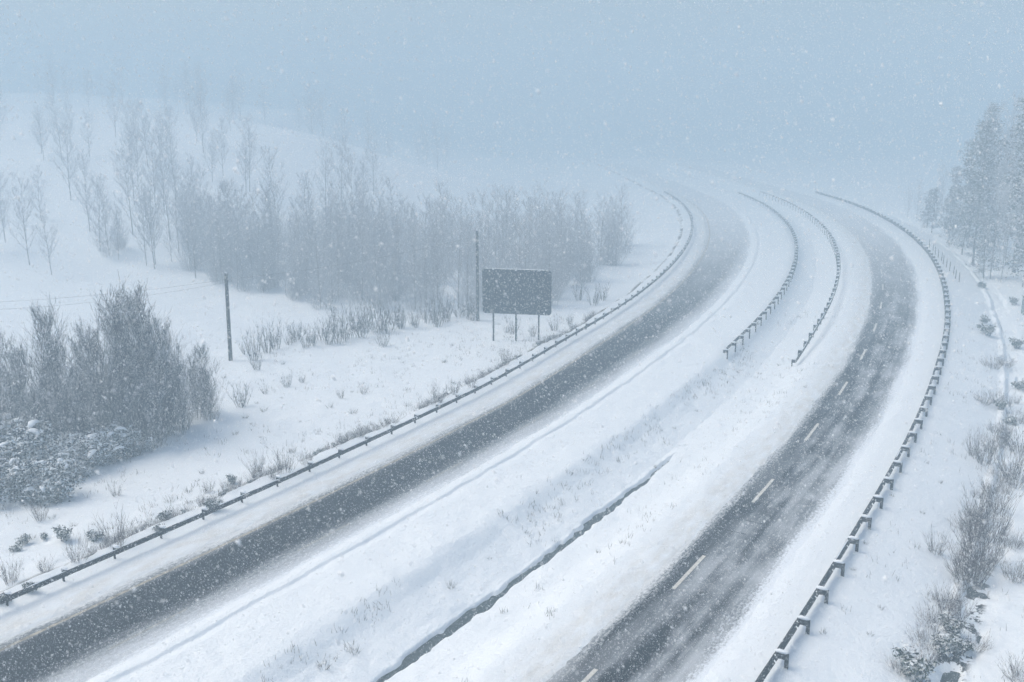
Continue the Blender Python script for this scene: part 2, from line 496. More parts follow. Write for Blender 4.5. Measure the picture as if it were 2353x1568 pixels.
def make_guardrail(label, u, s0, s1, pitch, face, depth=.36, ramp=False, sink=0.0, nub=.02, tall=1.0, ridge=.5, pw=.05):
    root = tag(empty('guardrail', (float(W(s0, u)[0]), float(W(s0, u)[1]), 0)), label, 'guardrail')
    rng = random.Random(int(u * 10))
    bm_ = beam_mesh(pitch, face, tall)
    pm = MB(); x0 = -face * depth
    pm.box(x0 - pw + .013, x0 + pw - .013, -.012, .012, -.5, .74 + nub); pm.box(x0 - pw, x0 - pw + .012, -pw, .013, -.5, .742 + nub); pm.box(x0 + pw - .012, x0 + pw, -pw, .013, -.5, .742 + nub)
    post_me = pm.me('guardrail_post', M['steel'])
    sp = MB(); a, b = sorted((x0 + face * (pw + .002), -face * .014)); sp.box(a, b, -.05, .05, .47, .735)
    spacer_me = sp.me('guardrail_spacer', M['steel'])
    caps = []
    for k in range(4):
        c = MB()
        V = []; n = 7
        a, b = min(x0, 0) - .09, max(x0, 0) + .05
        for i in range(n):
            f = i / (n - 1); e = max(.08, math.sin(math.pi * f) ** .4)
            for j in range(6):
                th = math.pi * j / 5
                V.append((a + (b - a) * f, -.115 * e * math.cos(th) * (.8 + .4 * rng.random()), .737 + nub * .8 + .12 * e * math.sin(th) * (.8 + .4 * rng.random())))
        F = [((i - 1) * 6 + j, (i - 1) * 6 + j + 1, i * 6 + j + 1, i * 6 + j) for i in range(1, n) for j in range(5)] + [((i - 1) * 6 + 5, (i - 1) * 6, i * 6, i * 6 + 5) for i in range(1, n)]
        caps.append(mesh('snow_cap', V, F, M['snow'], True))
    ridges = [snow_ridge(pitch * L_, .07, .035, rng, .758, pitch * y_) for L_, y_ in ((.9, .05), (.55, .3), (.4, .1), (.7, .28))]
    n = int((s1 - s0) / pitch)
    rx, ry, _ = root.location
    for i in range(n + 1):
        s = s0 + i * pitch
        x, y = W(s, u); x2, y2 = W(s + pitch, u)
        rz = math.atan2(-(x2 - x), y2 - y)
        dz = -sink
        if ramp: dz -= .62 * (1 - min(1, i / 4.0))
        loc = (float(x) - rx, float(y) - ry, dz)
        if i < n:
            bo = ob('beam', bm_, root, loc, rz)
            if ramp and i < 4: bo.rotation_euler[0] = math.atan2(.155, pitch)
            if rng.random() < ridge:
                ob('snow_ridge', rng.choice(ridges), bo)
        po = ob('post', post_me, root, loc, rz)
        ob('spacer', spacer_me, po)
        ob('snow_cap', rng.choice(caps), po)
    return root
make_guardrail('long steel guardrail on the verge in front of the big road sign', -2.75, 26.4, 262, 2.8, 1, .30, nub=.09, tall=.82, ridge=.9)
make_guardrail('steel guardrail with blunt end on the median, along the dark wet carriageway', 10.5, 91.5, 262, 3.0, -1, .36, tall=.95, ridge=.4, pw=.055)
make_guardrail('steel guardrail ramping into the snow on the median, along the slushy carriageway', 16.5, 93.0, 262, 3.0, 1, .30, ramp=True, tall=.8, ridge=.6)
make_guardrail('steel guardrail with snow-capped posts above the shrubby ditch', 27.55, 36.1, 262, 3.0, -1, .42, tall=1.5, ridge=.12, pw=.075)

# ------------------------------------------------------------------ road sign (seen from behind)
def road_sign():
    cx, cy = .45, 95.0
    base = min(Gxy(cx + d, cy - .2 * d) for d in (-2.4, 0, 2.4))
    root = tag(empty('road_sign', (cx, cy, base), -math.radians(11)), 'large grey back of a road sign on three steel posts', 'road sign')
    top = at_depth(1190, 619, cy)[2] - base; bot = at_depth(1190, 722, cy)[2] - base
    w = 157 * KPX * (cy * math.cos(PITCH) + CAMZ * math.sin(PITCH)) / FPX / math.cos(math.radians(11))
    r = .32; pts = []
    for qx, qz, a0 in ((w / 2 - r, top - r, 0), (-w / 2 + r, top - r, 90), (-w / 2 + r, bot + r, 180), (w / 2 - r, bot + r, 270)):
        for k in range(5):
            a = math.radians(a0 + 22.5 * k); pts.append((qx + r * math.cos(a), qz + r * math.sin(a)))
    n = len(pts)
    V = [(x, .03, z) for x, z in pts] + [(x, .07, z) for x, z in pts]
    F = [tuple(range(n)), tuple(range(2 * n - 1, n - 1, -1))] + [((k + 1) % n, k, n + k, n + (k + 1) % n) for k in range(n)]
    ob('panel', mesh('sign_panel', V, F, M['steel_back']), root)
    for f in (.12, .37, .63, .88):
        b = MB(); z = bot + (top - bot) * f; b.box(-w / 2 + .15, w / 2 - .15, -.01, .028, z - .03, z + .03)
        ob('rail', b.me('sign_rail', M['steel_back']), root)
    for px in (1137, 1189, 1241):
        x = (px - 1190) * KPX * 97.0 / FPX / math.cos(math.radians(11))
        b = MB(); b.box(x - .07, x + .07, -.19, -.012, -1.2, top - .1); b.box(x - .10, x + .10, -.013, -.0105, bot + .1, top - .2)
        ob('post', b.me('sign_post', M['signpost']), root)
        c = MB(); zz = top - .1
        c.tube([(x, -.1, zz), (x, -.1, zz + .04), (x, -.1, zz + .07)], [.1, .09, .03], 8)
        ob('snow_cap', c.me('snow_cap', M['snow'], True), root)
    ob('snow_ridge', mesh('sign_snow', *(lambda L: ([(x, y, top + h) for i in range(25) for x, y, h in ((-w / 2 + .3 + L * i / 24, .02, -.01), (-w / 2 + .3 + L * i / 24, .05, .03 + .02 * math.sin(i * 2.1)), (-w / 2 + .3 + L * i / 24, .08, -.01))],
        [(i * 3 + a, i * 3 + a + 1, i * 3 + a + 4, i * 3 + a + 3) for i in range(24) for a in range(2)]))(w - .6), M['snow'], True), root)
road_sign()

# ------------------------------------------------------------------ utility poles and wires
def utility_pole(bpx, tpx, label, lean_px):
    x, y, z = gpix(*bpx)
    tx, ty, tz = at_depth(tpx[0], tpx[1], y)
    root = tag(empty('utility_pole', (x, y, z)), label, 'utility pole')
    H = tz - z; lx = tx - x
    b = MB(); b.tube([(lx * f, 0, H * f) for f in (-.05, 0, .25, .5, .75, 1)], [.19, .185, .175, .165, .155, .145], 10)
    ob('pole', b.me('pole_shaft', M['wood'], True), root)
    b = MB(); b.tube([(lx - .03, 0, H - .75), (lx + .16, 0, H - .7), (lx + .16, 0, H - .5)], .02, 6)
    br = ob('bracket', b.me('pole_bracket', M['steel']), root)
    b = MB(); b.tube([(lx + .16, 0, H - .5), (lx + .16, 0, H - .44), (lx + .16, 0, H - .36)], [.045, .07, .03], 8)
    ob('insulator', b.me('pole_insulator', M['porcelain'], True), br)
    b = MB(); b.tube([(lx, 0, H - .01), (lx, 0, H + .08), (lx + .02, 0, H + .14)], [.15, .14, .04], 10)
    ob('snow_cap', b.me('snow_cap', M['snow'], True), root)
    return (x + lx, y, z + H)
p1 = utility_pole((530, 828), (519, 628), 'dark wooden utility pole beside the bare thicket', 0)
p2 = utility_pole((1098, 737), (1096, 530), 'dark wooden utility pole behind the big road sign', 0)
def wire(a, b, sag, label):
    pts = []
    for i in range(29):
        f = i / 28
        pts.append((a[0] + (b[0] - a[0]) * f, a[1] + (b[1] - a[1]) * f, a[2] + (b[2] - a[2]) * f - 4 * sag * f * (1 - f)))
    m = MB(); m.tube(pts, .009, 5)
    tag(ob('overhead_wire', m.me('wire', M['wire'])), label, 'wire')
q1 = at_depth(-260, 702, 78.0); q2 = at_depth(-260, 716, 80.0)
wire((p1[0], p1[1], p1[2] - .55), q1, .5, 'upper thin overhead wire running from the pole past the thicket')
wire((p1[0], p1[1], p1[2] - .8), q2, .75, 'lower thin overhead wire running from the pole past the thicket')
wire((p1[0], p1[1], p1[2] - .55), (p2[0], p2[1], p2[2] - .55), .5, 'thin overhead wire strung between the two wooden poles')

# ------------------------------------------------------------------ plants: shared prototypes
def prisms(segs, name, mat):
    """tapered three-sided twigs: segs = rows of x0 y0 z0 x1 y1 z1 r0 r1"""
    q = np.asarray(segs, float)
    a, b, ra, rb = q[:, :3], q[:, 3:6], q[:, 6:7], q[:, 7:8]
    d = b - a; d /= np.linalg.norm(d, axis=1, keepdims=True) + 1e-9
    ref = np.where(np.abs(d[:, 2:3]) > .9, [[1.0, 0, 0]], [[0, 0, 1.0]])
    e = np.cross(d, ref); e /= np.linalg.norm(e, axis=1, keepdims=True) + 1e-9
    g = np.cross(e, d)
    V = np.empty((len(q), 6, 3))
    for k in range(3):
        th = math.pi / 2 + 2 * math.pi * k / 3 + .25
        o = e * math.cos(th) + g * math.sin(th)
        V[:, k] = a + o * ra; V[:, 3 + k] = b + o * rb
    base = (np.arange(len(q)) * 6)[:, None]
    F = np.concatenate([base + np.array([[k, (k + 1) % 3, 3 + (k + 1) % 3, 3 + k]]) for k in range(3)])
    return mesh(name, V.reshape(-1, 3), F, mat)
def norm(v):
    l = math.sqrt(v[0] ** 2 + v[1] ** 2 + v[2] ** 2) + 1e-9
    return (v[0] / l, v[1] / l, v[2] / l)
def limb(rng, p, d, L, r, n, wob, lift, out, tip=.3):
    pts = [p]
    for i in range(n):
        d = norm((d[0] + rng.uniform(-wob, wob), d[1] + rng.uniform(-wob, wob), d[2] + rng.uniform(-wob, wob) * .6 + lift))
        q = (p[0] + d[0] * L / n, p[1] + d[1] * L / n, p[2] + d[2] * L / n)
        f0, f1 = i / n, (i + 1) / n
        out.append(p + q + (r * (1 - (1 - tip) * f0), r * (1 - (1 - tip) * f1)))
        p = q; pts.append((p, d))
    return pts
def bare_tree(seed, H, spread, nb, twigs, upright, start=.2, rt=.11, rtw=.011):
    rng = random.Random(seed); T = []; C = []
    tr = limb(rng, (0, 0, -.4), (0, 0, 1), H * .92 + .4, rt, 9, .05, .12, T, .12)
    for b in range(nb):
        f = start + (1 - start) * (b + rng.random()) / nb
        i = min(8, int(f * 9)); p, d = tr[i + 1]
        az = b * 2.4 + rng.uniform(-.5, .5)
        L = spread * (1.15 - .75 * f) * rng.uniform(.7, 1.2)
        dd = norm((math.cos(az), math.sin(az), upright * rng.uniform(.7, 1.3)))
        br = limb(rng, p, dd, L, rt * .42 * (1.1 - .7 * f), 4, .14, .10, T, .25)
        for k in range(twigs):
            j = rng.randint(1, 4); q, e = br[j]
            az2 = rng.uniform(0, 6.28)
            e2 = norm((e[0] + .75 * math.cos(az2), e[1] + .75 * math.sin(az2), e[2] + rng.uniform(.0, .8)))
            tw = limb(rng, q, e2, L * rng.uniform(.25, .5), rtw * 1.5, 3, .22, .08, C, .4)
            for m_ in range(3):
                q2, e3 = tw[rng.randint(1, 3)]
                az3 = rng.uniform(0, 6.28)
                e4 = norm((e3[0] + .8 * math.cos(az3), e3[1] + .8 * math.sin(az3), e3[2] + rng.uniform(0, .7)))
                limb(rng, q2, e4, L * rng.uniform(.14, .28), rtw, 2, .25, .05, C, .5)
    return T, C
def shrub_stems(seed, H, R, stems, sub, flare, r=.010):
    rng = random.Random(seed); C = []
    for i in range(stems):
        az = rng.uniform(0, 6.28); rr = R * .35 * math.sqrt(rng.random())
        f = flare * rng.uniform(.2, 1.2)
        st = limb(rng, (rr * math.cos(az), rr * math.sin(az), -.15), norm((math.cos(az) * f, math.sin(az) * f, 1)), H * rng.uniform(.55, 1.05), r * rng.uniform(.8, 1.4), 4, .13, .03, C, .35)
        for k in range(sub):
            p, d = st[rng.randint(1, 4)]
            a2 = rng.uniform(0, 6.28)
            limb(rng, p, norm((d[0] + .6 * math.cos(a2), d[1] + .6 * math.sin(a2), d[2] + .25)), H * rng.uniform(.12, .32), r * .75, 2, .2, .05, C, .5)
    return C
def leaf_quads(rng, centres, size, n, name, mat, squash=.75):
    V = []; 
    for (cx, cy, cz, cr) in centres:
        k = max(8, int(n * cr * cr))
        for i in range(k):
            d = norm((rng.gauss(0, 1), rng.gauss(0, 1), rng.gauss(0, 1)))
            rr = cr * (.25 + 1.0 * rng.random() ** .7)
            p = (cx + d[0] * rr, cy + d[1] * rr, cz + d[2] * rr * squash)
            a = norm((rng.gauss(0, 1), rng.gauss(0, 1), rng.gauss(0, .5)))
            nn = norm((d[0] + rng.gauss(0, .5), d[1] + rng.gauss(0, .5), d[2] + rng.gauss(0, .5)))
            b = norm((nn[1] * a[2] - nn[2] * a[1], nn[2] * a[0] - nn[0] * a[2], nn[0] * a[1] - nn[1] * a[0]))
            L = size * rng.uniform(.6, 1.4); w = L * .5
            V += [(p[0] - a[0] * L, p[1] - a[1] * L, p[2] - a[2] * L), (p[0] + b[0] * w, p[1] + b[1] * w, p[2] + b[2] * w),
                  (p[0] + a[0] * L, p[1] + a[1] * L, p[2] + a[2] * L - .1 * L), (p[0] - b[0] * w, p[1] - b[1] * w, p[2] - b[2] * w)]
    F = np.arange(len(V), dtype=np.int32).reshape(-1, 4)
    return mesh(name, V, F, mat)

def snow_load(rng, centres, name):
    V = []; F = []
    for (cx, cy, cz, cr) in centres:
        for q in range(1):
            ox, oy = cx + rng.gauss(0, cr * .45), cy + rng.gauss(0, cr * .45)
            oz = cz + cr * rng.uniform(.35, .75); a, b_, h = cr * rng.uniform(.25, .6), cr * rng.uniform(.10, .22), cr * rng.uniform(.06, .13)
            th0 = rng.uniform(0, 3.14); droop = rng.uniform(.1, .5) * a
            n0 = len(V); R_, S_ = 4, 9
            for i in range(R_ + 1):
                ph = -1.0 + 2.57 * i / R_
                for j in range(S_):
                    t = 2 * math.pi * j / S_
                    w = math.cos(ph) * (.85 + .3 * rng.random())
                    lx, ly = a * w * math.cos(t), b_ * w * math.sin(t)
                    V.append((ox + lx * math.cos(th0) - ly * math.sin(th0), oy + lx * math.sin(th0) + ly * math.cos(th0), oz + h * math.sin(ph) - droop * (lx / a) ** 2))
            for i in range(R_):
                for j in range(S_):
                    F.append((n0 + i * S_ + j, n0 + i * S_ + (j + 1) % S_, n0 + (i + 1) * S_ + (j + 1) % S_, n0 + (i + 1) * S_ + j))
    return mesh(name, V, F, M['snow'], True)
PROTO = {}
def proto(kind, name, parts):
    """parts: list of (part name, mesh)"""
    PROTO[kind] = (name, parts)
def place(kind, loc, sc, rz, label, cat, group=None, lean=(0, 0)):
    name, parts = PROTO[kind]
    root = empty(name, loc, rz, sc)
    root.rotation_euler[0] = lean[0]; root.rotation_euler[1] = lean[1]
    for pn, me_ in parts:
        c = ob(pn, me_, root)
        if pn == 'snow_load': c['kind'] = 'stuff'
    return tag(root, label, cat, group)
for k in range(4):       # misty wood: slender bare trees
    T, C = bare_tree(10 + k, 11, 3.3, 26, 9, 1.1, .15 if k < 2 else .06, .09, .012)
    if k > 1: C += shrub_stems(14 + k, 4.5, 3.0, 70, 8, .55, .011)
    proto('birch%d' % k, 'bare_tree', [('trunk', prisms(T, 'bare_trunk', M['bark_haze'])), ('crown', prisms(C, 'bare_crown', M['twig_haze']))])
for k in range(3):       # thicket by the verge: bushy upright young trees with very fine twigs
    T, C = bare_tree(30 + k, 7.5, 3.0, 34, 15, 1.7, .05, .055, .009)
    C += shrub_stems(40 + k, 4.2, 2.6, 70, 8, .5, .009)
    proto('sallow%d' % k, 'sallow_tree', [('trunk', prisms(T, 'sallow_trunk', M['bark'])), ('crown', prisms(C, 'sallow_crown', M['twig_thicket']))])
for k in range(3):       # low shrubs
    proto('shrub%d' % k, 'bare_shrub', [('stems', prisms(shrub_stems(50 + k, 1.5, .9, 36, 5, .62, .008), 'shrub_stems', M['twig_red']))])
for k in range(3, 6):    # wide tangled brambles
    proto('shrub%d' % k, 'bare_shrub', [('stems', prisms(shrub_stems(50 + k, 1.1, 1.6, 75, 6, 1.1, .007), 'shrub_stems', M['twig_red']))])
for k in range(3):       # thorny hedge plants, grey, snow on their arms
    rng = random.Random(60 + k)
    C = shrub_stems(65 + k, 1.9, 1.0, 20, 6, .5, .016)
    proto('thorn%d' % k, 'thorn_bush', [('stems', prisms(C, 'thorn_stems', M['twig_grey']))])
for k in range(3):       # snow-laden evergreen bushes
    rng = random.Random(70 + k)
    cs = [(rng.uniform(-1, 1), rng.uniform(-1, 1), rng.uniform(.25, 1.5), rng.uniform(.35, .75)) for _ in range(13)]
    proto('laden%d' % k, 'snowy_bush', [('foliage', leaf_quads(rng, cs, .06, 1000, 'laden_foliage', M['leaf_dark'])), ('snow_load', snow_load(rng, cs, 'snow_load')), ('stems', prisms(shrub_stems(75 + k, 1.9, 1.3, 40, 5, .7, .010), 'laden_stems', M['twig_grey']))])
for k in range(2):       # small dark green gorse
    rng = random.Random(80 + k)
    cs = [(rng.uniform(-.3, .3), rng.uniform(-.3, .3), rng.uniform(.05, .45), rng.uniform(.15, .28)) for _ in range(6)]
    proto('gorse%d' % k, 'gorse_bush', [('foliage', leaf_quads(rng, cs, .06, 1500, 'gorse_foliage', M['leaf_green'])), ('stems', prisms(shrub_stems(85 + k, .7, .5, 14, 3, .6, .008), 'gorse_stems', M['twig_grey']))])
for k in range(3):       # dry tufts
    proto('tuft%d' % k, 'grass_tuft', [('blades', prisms(shrub_stems(90 + k, .6, .35, 34, 0, .75, .0065), 'tuft_blades', M['grass']))])
def conifer(seed, H):
    rng = random.Random(seed); T = []; cs = []
    tr = limb(rng, (0, 0, -.5), (0, 0, 1), H + .3, .2, 12, .05, .1, T, .1)
    for i in range(74):
        f = .10 + .88 * (i + rng.random()) / 74
        p, d = tr[1 + min(11, int(f * 12))]
        L = (.4 + 3.4 * (1 - f) ** .75) * rng.uniform(.3, 1.15)
        az = rng.uniform(0, 6.28)
        q = (p[0] + L * math.cos(az), p[1] + L * math.sin(az), p[2] + rng.uniform(-.3, .6))
        T.append((p[0], p[1], p[2], q[0], q[1], q[2], .04, .012))
        cs.append((q[0], q[1], q[2], rng.uniform(.45, 1.0)))
        cs.append((p[0] + L * .5 * math.cos(az), p[1] + L * .5 * math.sin(az), p[2] + rng.uniform(-.2, .4), rng.uniform(.3, .6)))
    return T, leaf_quads(rng, cs, .15, 120, 'conifer_crown', M['needle'], 1.1)
for k in range(3):
    T, me_ = conifer(100 + k, 18)
    proto('pine%d' % k, 'conifer_tree', [('trunk', prisms(T, 'conifer_trunk', M['bark'])), ('crown', me_)])

rng = random.Random(3)
# -- bare thicket on the left
thicket = [(60, 985, 5.6), (130, 1000, 8.6), (205, 985, 7.0), (285, 1000, 9.3), (335, 990, 9.6), (395, 985, 7.2), (15, 1020, 5.6), (250, 1040, 5.4), (170, 1060, 5.0), (350, 1030, 5.4), (468, 950, 4.9), (485, 965, 3.6), (90, 1060, 4.4), (420, 985, 4.5),
           (-60, 1000, 6.2), (-50, 1090, 4.6), (310, 1010, 8.8), (360, 1000, 8.6), (145, 1010, 6.8), (230, 1010, 7.2), (40, 1000, 6.6), (290, 1035, 5.6), (400, 1000, 5.6), (200, 1050, 5.6), (120, 1045, 5.2), (20, 1080, 4.4), (455, 960, 4.2)]
for i, (px, py, H) in enumerate(thicket):
    x, y, z = gpix(px, py)
    k = H / 7.5
    place('sallow%d' % (i % 3), (x, y, z - .1), (k * rng.uniform(.85, 1.05), k * rng.uniform(.85, 1.05), k), rng.uniform(0, 6.28),
          ('tall bushy bare tree crowning' if H > 8 else 'short bushy bare tree in' if H < 5.7 else 'bushy bare tree with fine twigs in') + ' the thicket beside the utility pole', 'tree', 'bare trees of the roadside thicket')
for i, (px, py, w) in enumerate([(40, 1090, 1.7), (100, 1140, 1.5), (150, 1085, 1.6), (215, 1060, 1.4), (25, 1145, 1.3), (170, 1100, .8), (255, 1050, 1.2), (310, 1045, .85), (70, 1050, 1.5), (10, 1060, 1.7), (-40, 1140, 1.6), (120, 1070, 1.4), (190, 1020, 1.3)]):
    x, y, z = gpix(px, py)
    place('laden%d' % (i % 3), (x, y, z - .1), (w, w, w * rng.uniform(.8, 1.05)), rng.uniform(0, 6.28), 'evergreen bush bowed under thick snow at the foot of the thicket', 'bush', 'snow-laden bushes under the thicket')
# -- thorn hedge row beyond the field
hedge = [(560 + 28 * i + rng.uniform(-10, 10), 828 - 92 * (i / 19) + rng.uniform(-22, 6)) for i in range(20)]
hedge += [(640 + 26 * i + rng.uniform(-10, 10), 792 - 66 * (i / 17) + rng.uniform(-10, 10)) for i in range(18)]
for i, (px, py) in enumerate(hedge):
    x, y, z = gpix(px, py)
    big = 1.25 if 780 < px < 920 else .9
    w = big * rng.uniform(.7, 1.25)
    place('thorn%d' % (i % 3), (x, y, z), (w, w, w * rng.uniform(.9, 1.5)), rng.uniform(0, 6.28), 'scraggy leafless thorn bush in the row between the utility poles', 'bush', 'thorn bushes between the utility poles')
for i, (px, py, w) in enumerate([(592, 850, .7), (555, 935, .9), (660, 890, .55), (610, 905, .4), (695, 880, .4), (880, 795, .9), (1365, 700, 1.2), (1330, 690, .9), (1385, 690, .9), (1180, 768, .8), (1225, 775, .6), (1165, 765, .5), (1275, 760, .7), (1310, 745, .6)]):
    x, y, z = gpix(px, py)
    place('thorn%d' % (i % 3), (x, y, z), (w, w, w * rng.uniform(.9, 1.3)), rng.uniform(0, 6.28), 'low grey leafless bush alone in the snowy field' if px < 1000 else 'low grey leafless bush on the bank by the road sign', 'bush', 'lone bushes in the snowy field' if px < 1000 else 'bushes by the road sign')
# -- shrubs along the left verge
for i, (px, py, w) in enumerate([(25, 1340, .75), (180, 1290, .85), (270, 1252, 1.05), (105, 1315, .6), (95, 1195, .75), (268, 1140, .5), (480, 1130, .5), (590, 1085, .85), (655, 1085, 1.05), (705, 1068, .7), (630, 1100, .6), (1005, 925, .9), (1045, 905, .7), (1085, 890, .7), (785, 1020, .55), (1160, 830, .8), (835, 905, .5), (785, 915, .5)]):
    x, y, z = gpix(px, py)
    place('shrub%d' % (i % 3), (x, y, z), (w, w, w * rng.uniform(.95, 1.25)), rng.uniform(0, 6.28), 'bare reddish shrub standing in snow on the verge below the thicket' if px < 300 else 'bare reddish shrub standing in snow behind the verge guardrail', 'shrub', 'bare shrubs on the left verge' if px < 300 else 'bare shrubs behind the verge guardrail')
for i, (px, py, w) in enumerate([(150, 1240, 1.0), (215, 1240, .8), (55, 1250, .7), (378, 1195, .8), (535, 1110, .7), (40, 1265, .6), (490, 1175, .9), (365, 1220, .6), (100, 1240, .5), (5, 1385, .7), (70, 1362, .7)]):
    x, y, z = gpix(px, py)
    place('gorse%d' % (i % 2), (x, y, z), w * 1.15, rng.uniform(0, 6.28), 'small dark green bush half buried in the verge snow', 'bush', 'small green bushes on the verge')
# -- right-hand ditch shrubs
right = [(2235, 1345, 1.5), (2260, 1300, 1.5), (2280, 1240, 1.5), (2235, 1270, 1.4), (2250, 1195, 1.4), (2290, 1175, 1.3), (2215, 1320, 1.1), (2325, 1095, 1.5), (2345, 1040, 1.4), (2335, 1120, 1.2), (2260, 1065, 1.2), (2240, 1050, 1.0), (2275, 1040, 1.0),
         (2290, 930, 1.0), (2260, 925, .8), (2310, 840, .9), (2280, 845, .9), (2130, 1480, .8), (2150, 1440, .8), (2175, 1410, .8), (2150, 1270, .8), (2330, 1330, .8), (2120, 1525, .7), (2205, 1425, .8), (2240, 1490, .6), (2345, 1560, .8), (2330, 1255, .7), (2070, 1545, .6)]
for i in range(22):
    f = rng.random()
    right.append((2140 + 190 * f ** .8 + rng.uniform(-35, 35), 1540 - 640 * f + rng.uniform(-40, 40), rng.uniform(.45, 1.0)))
for i, (px, py, w) in enumerate(right):
    x, y, z = gpix(px, py)
    kk = rng.choice((0, 1, 2, 3, 4, 5) if i > 12 else (0, 1, 2))
    place('shrub%d' % kk, (x, y, z), (w, w, w * rng.uniform(1.0, 1.3)), rng.uniform(0, 6.28), ('low sprawling bare shrub' if kk > 2 else 'large upright bare shrub' if w > 1.15 else 'small upright bare shrub') + ' along the ditch beyond the snow-capped guardrail', 'shrub', 'bare shrubs along the ditch')
for i, (px, py, w) in enumerate([(2268, 770, 1.3), (2262, 740, .9), (2337, 800, 1.1), (2345, 895, 1.0), (2300, 940, .8), (2320, 975, .8), (2190, 1455, .9), (2170, 1495, .9), (2105, 1560, 1.3), (2200, 1490, .8), (2330, 700, 1.0), (2255, 660, .9)]):
    x, y, z = gpix(px, py)
    place('gorse%d' % (i % 2), (x, y, z), w * 1.4, rng.uniform(0, 6.28), 'dark evergreen bush poking from the snow along the ditch', 'bush', 'dark bushes along the ditch')
# -- grass tufts on the median and field
tuf = [(1035, 1350, .9), (815, 1500, .9), (745, 1535, .9), (1505, 1075, .5), (1290, 1160, .5), (1210, 1225, .4), (1375, 1270, .5), (1125, 1285, .4), (1550, 985, .5), (1600, 945, .5), (1520, 990, .4), (1640, 915, .4), (1745, 860, .6), (1790, 840, .6), (1850, 890, .5),
       (1740, 745, 1.1), (2120, 1180, .5), (2085, 1015, .6), (2100, 1010, .5), (2050, 1140, .5), (1990, 1250, .5), (1960, 1310, .5), (1890, 1455, .6), (2160, 1110, .5), (2025, 1400, .5), (2000, 1460, .5)]
for px, py, w in tuf:
    x, y, z = gpix(px, py)
    right_ = px > 1860
    place('tuft%d' % rng.randint(0, 2), (x, y, z), w, rng.uniform(0, 6.28), 'thin tuft of dry grass beside the snow-capped guardrail' if right_ else 'thin tuft of dry grass poking through the median snow', 'grass tuft', 'grass tufts by the ditch guardrail' if right_ else 'grass tufts on the median')
for i in range(115):
    px, py = rng.uniform(0, 1250), rng.uniform(830, 1330)
    if py < 1150 - px * .27 + 20 and px < 480: continue
    x, y, z = gpix(px, py)
    s, u = SU(x, y)
    if u > -5.2: continue
    place('tuft%d' % rng.randint(0, 2), (x, y, z), rng.uniform(.35, 1.1), rng.uniform(0, 6.28), 'dry grass tuft scattered in the snowy field behind the verge guardrail', 'grass tuft', 'grass tufts in the field')
# heather along the bank edge behind the left rail
for i in range(190):
    s = 30 + 75 * (i + rng.random()) / 190
    if vnoise(s * .28, 3.0) < -.08: continue
    u = -4.85 + rng.uniform(-.35, .3)
    x, y = W(s, u)
    place('gorse%d' % (i % 2) if rng.random() < .25 else 'shrub%d' % (i % 6), (float(x), float(y), float(G(s, u)) - .05), rng.uniform(.3, .62), rng.uniform(0, 6.28), 'low dark brush on the bank edge just behind the verge guardrail', 'bush', 'low brush along the bank edge')

# loose dry grass poking through the snow everywhere off the road
def loose_grass():
    r_ = random.Random(21); C = []
    def blade(s, u, h):
        x, y = W(s, u); x, y = float(x), float(y); z = float(G(s, u))
        d = norm((r_.gauss(0, .35), r_.gauss(0, .35), 1))
        C.append((x, y, z - .03, x + d[0] * h, y + d[1] * h, z + d[2] * h, .011, .004))
    for i in range(2300):      # clusters of a few blades
        q = r_.random()
        if q < .45: s, u = r_.uniform(30, 105), -5 - 24 * r_.random() ** 1.8
        elif q < .62: s, u = r_.uniform(34, 100), r_.uniform(10.2, 12.6)
        elif q < .72: s, u = r_.uniform(34, 120), r_.uniform(12, 18)
        else: s, u = r_.uniform(38, 120), 28.5 + 16 * r_.random()
        if vnoise(s * .2, u * .3) < -.12: continue
        for k in range(r_.randint(2, 6)):
            blade(s + r_.gauss(0, .14), u + r_.gauss(0, .14), r_.uniform(.08, .38))
    tag(ob('dry_grass', prisms(C, 'dry_grass', M['grass'])), 'sparse dry grass blades poking through the snow', kind='stuff')
loose_grass()

# -- misty wood behind the sign and on the hillside
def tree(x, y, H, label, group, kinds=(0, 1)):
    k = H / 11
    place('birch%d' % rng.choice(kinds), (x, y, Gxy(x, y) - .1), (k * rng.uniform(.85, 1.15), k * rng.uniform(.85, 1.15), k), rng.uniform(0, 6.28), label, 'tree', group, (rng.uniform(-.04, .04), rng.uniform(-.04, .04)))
cnt = 0
while cnt < 270:
    px = rng.uniform(430, 1440) if rng.random() < .85 else rng.uniform(250, 560); py = rng.uniform(560, 715)
    if px < 640 and py > 690 - (640 - px) * .25: continue
    if px > 1280 and py > 690 - (px - 1280) * .5: continue
    if px < 700 and py > 700: continue
    x, y, z = gpix(px, py)
    s, u = SU(x, y)
    if u > -9: continue
    H = rng.uniform(5.0, 10.5)
    tree(x, y, H, ('low bushy' if H < 7.0 else 'tall slender' if H > 8.8 else 'middling') + ' bare tree in the misty wood behind the road sign', 'trees of the misty wood', (1, 2, 3, 2, 3))
    cnt += 1
for i in range(58):
    px = rng.uniform(-40, 900); py = rng.uniform(300, 640)
    if px > 560 and py < 430: continue
    x, y, z = gpix(px, py)
    if y > 330: continue
    H = rng.uniform(8, 13)
    tree(x, y, H, ('tall' if H > 10.5 else 'shorter') + ' leafless tree on the snowy hillside above the thicket', 'trees on the hillside')
for i in range(40):
    y = rng.uniform(255, 330); x = rng.uniform(-150, -20)
    tree(x, y, rng.uniform(9, 14), 'faint bare tree in the fog beyond the snowy ridge', 'trees beyond the ridge')

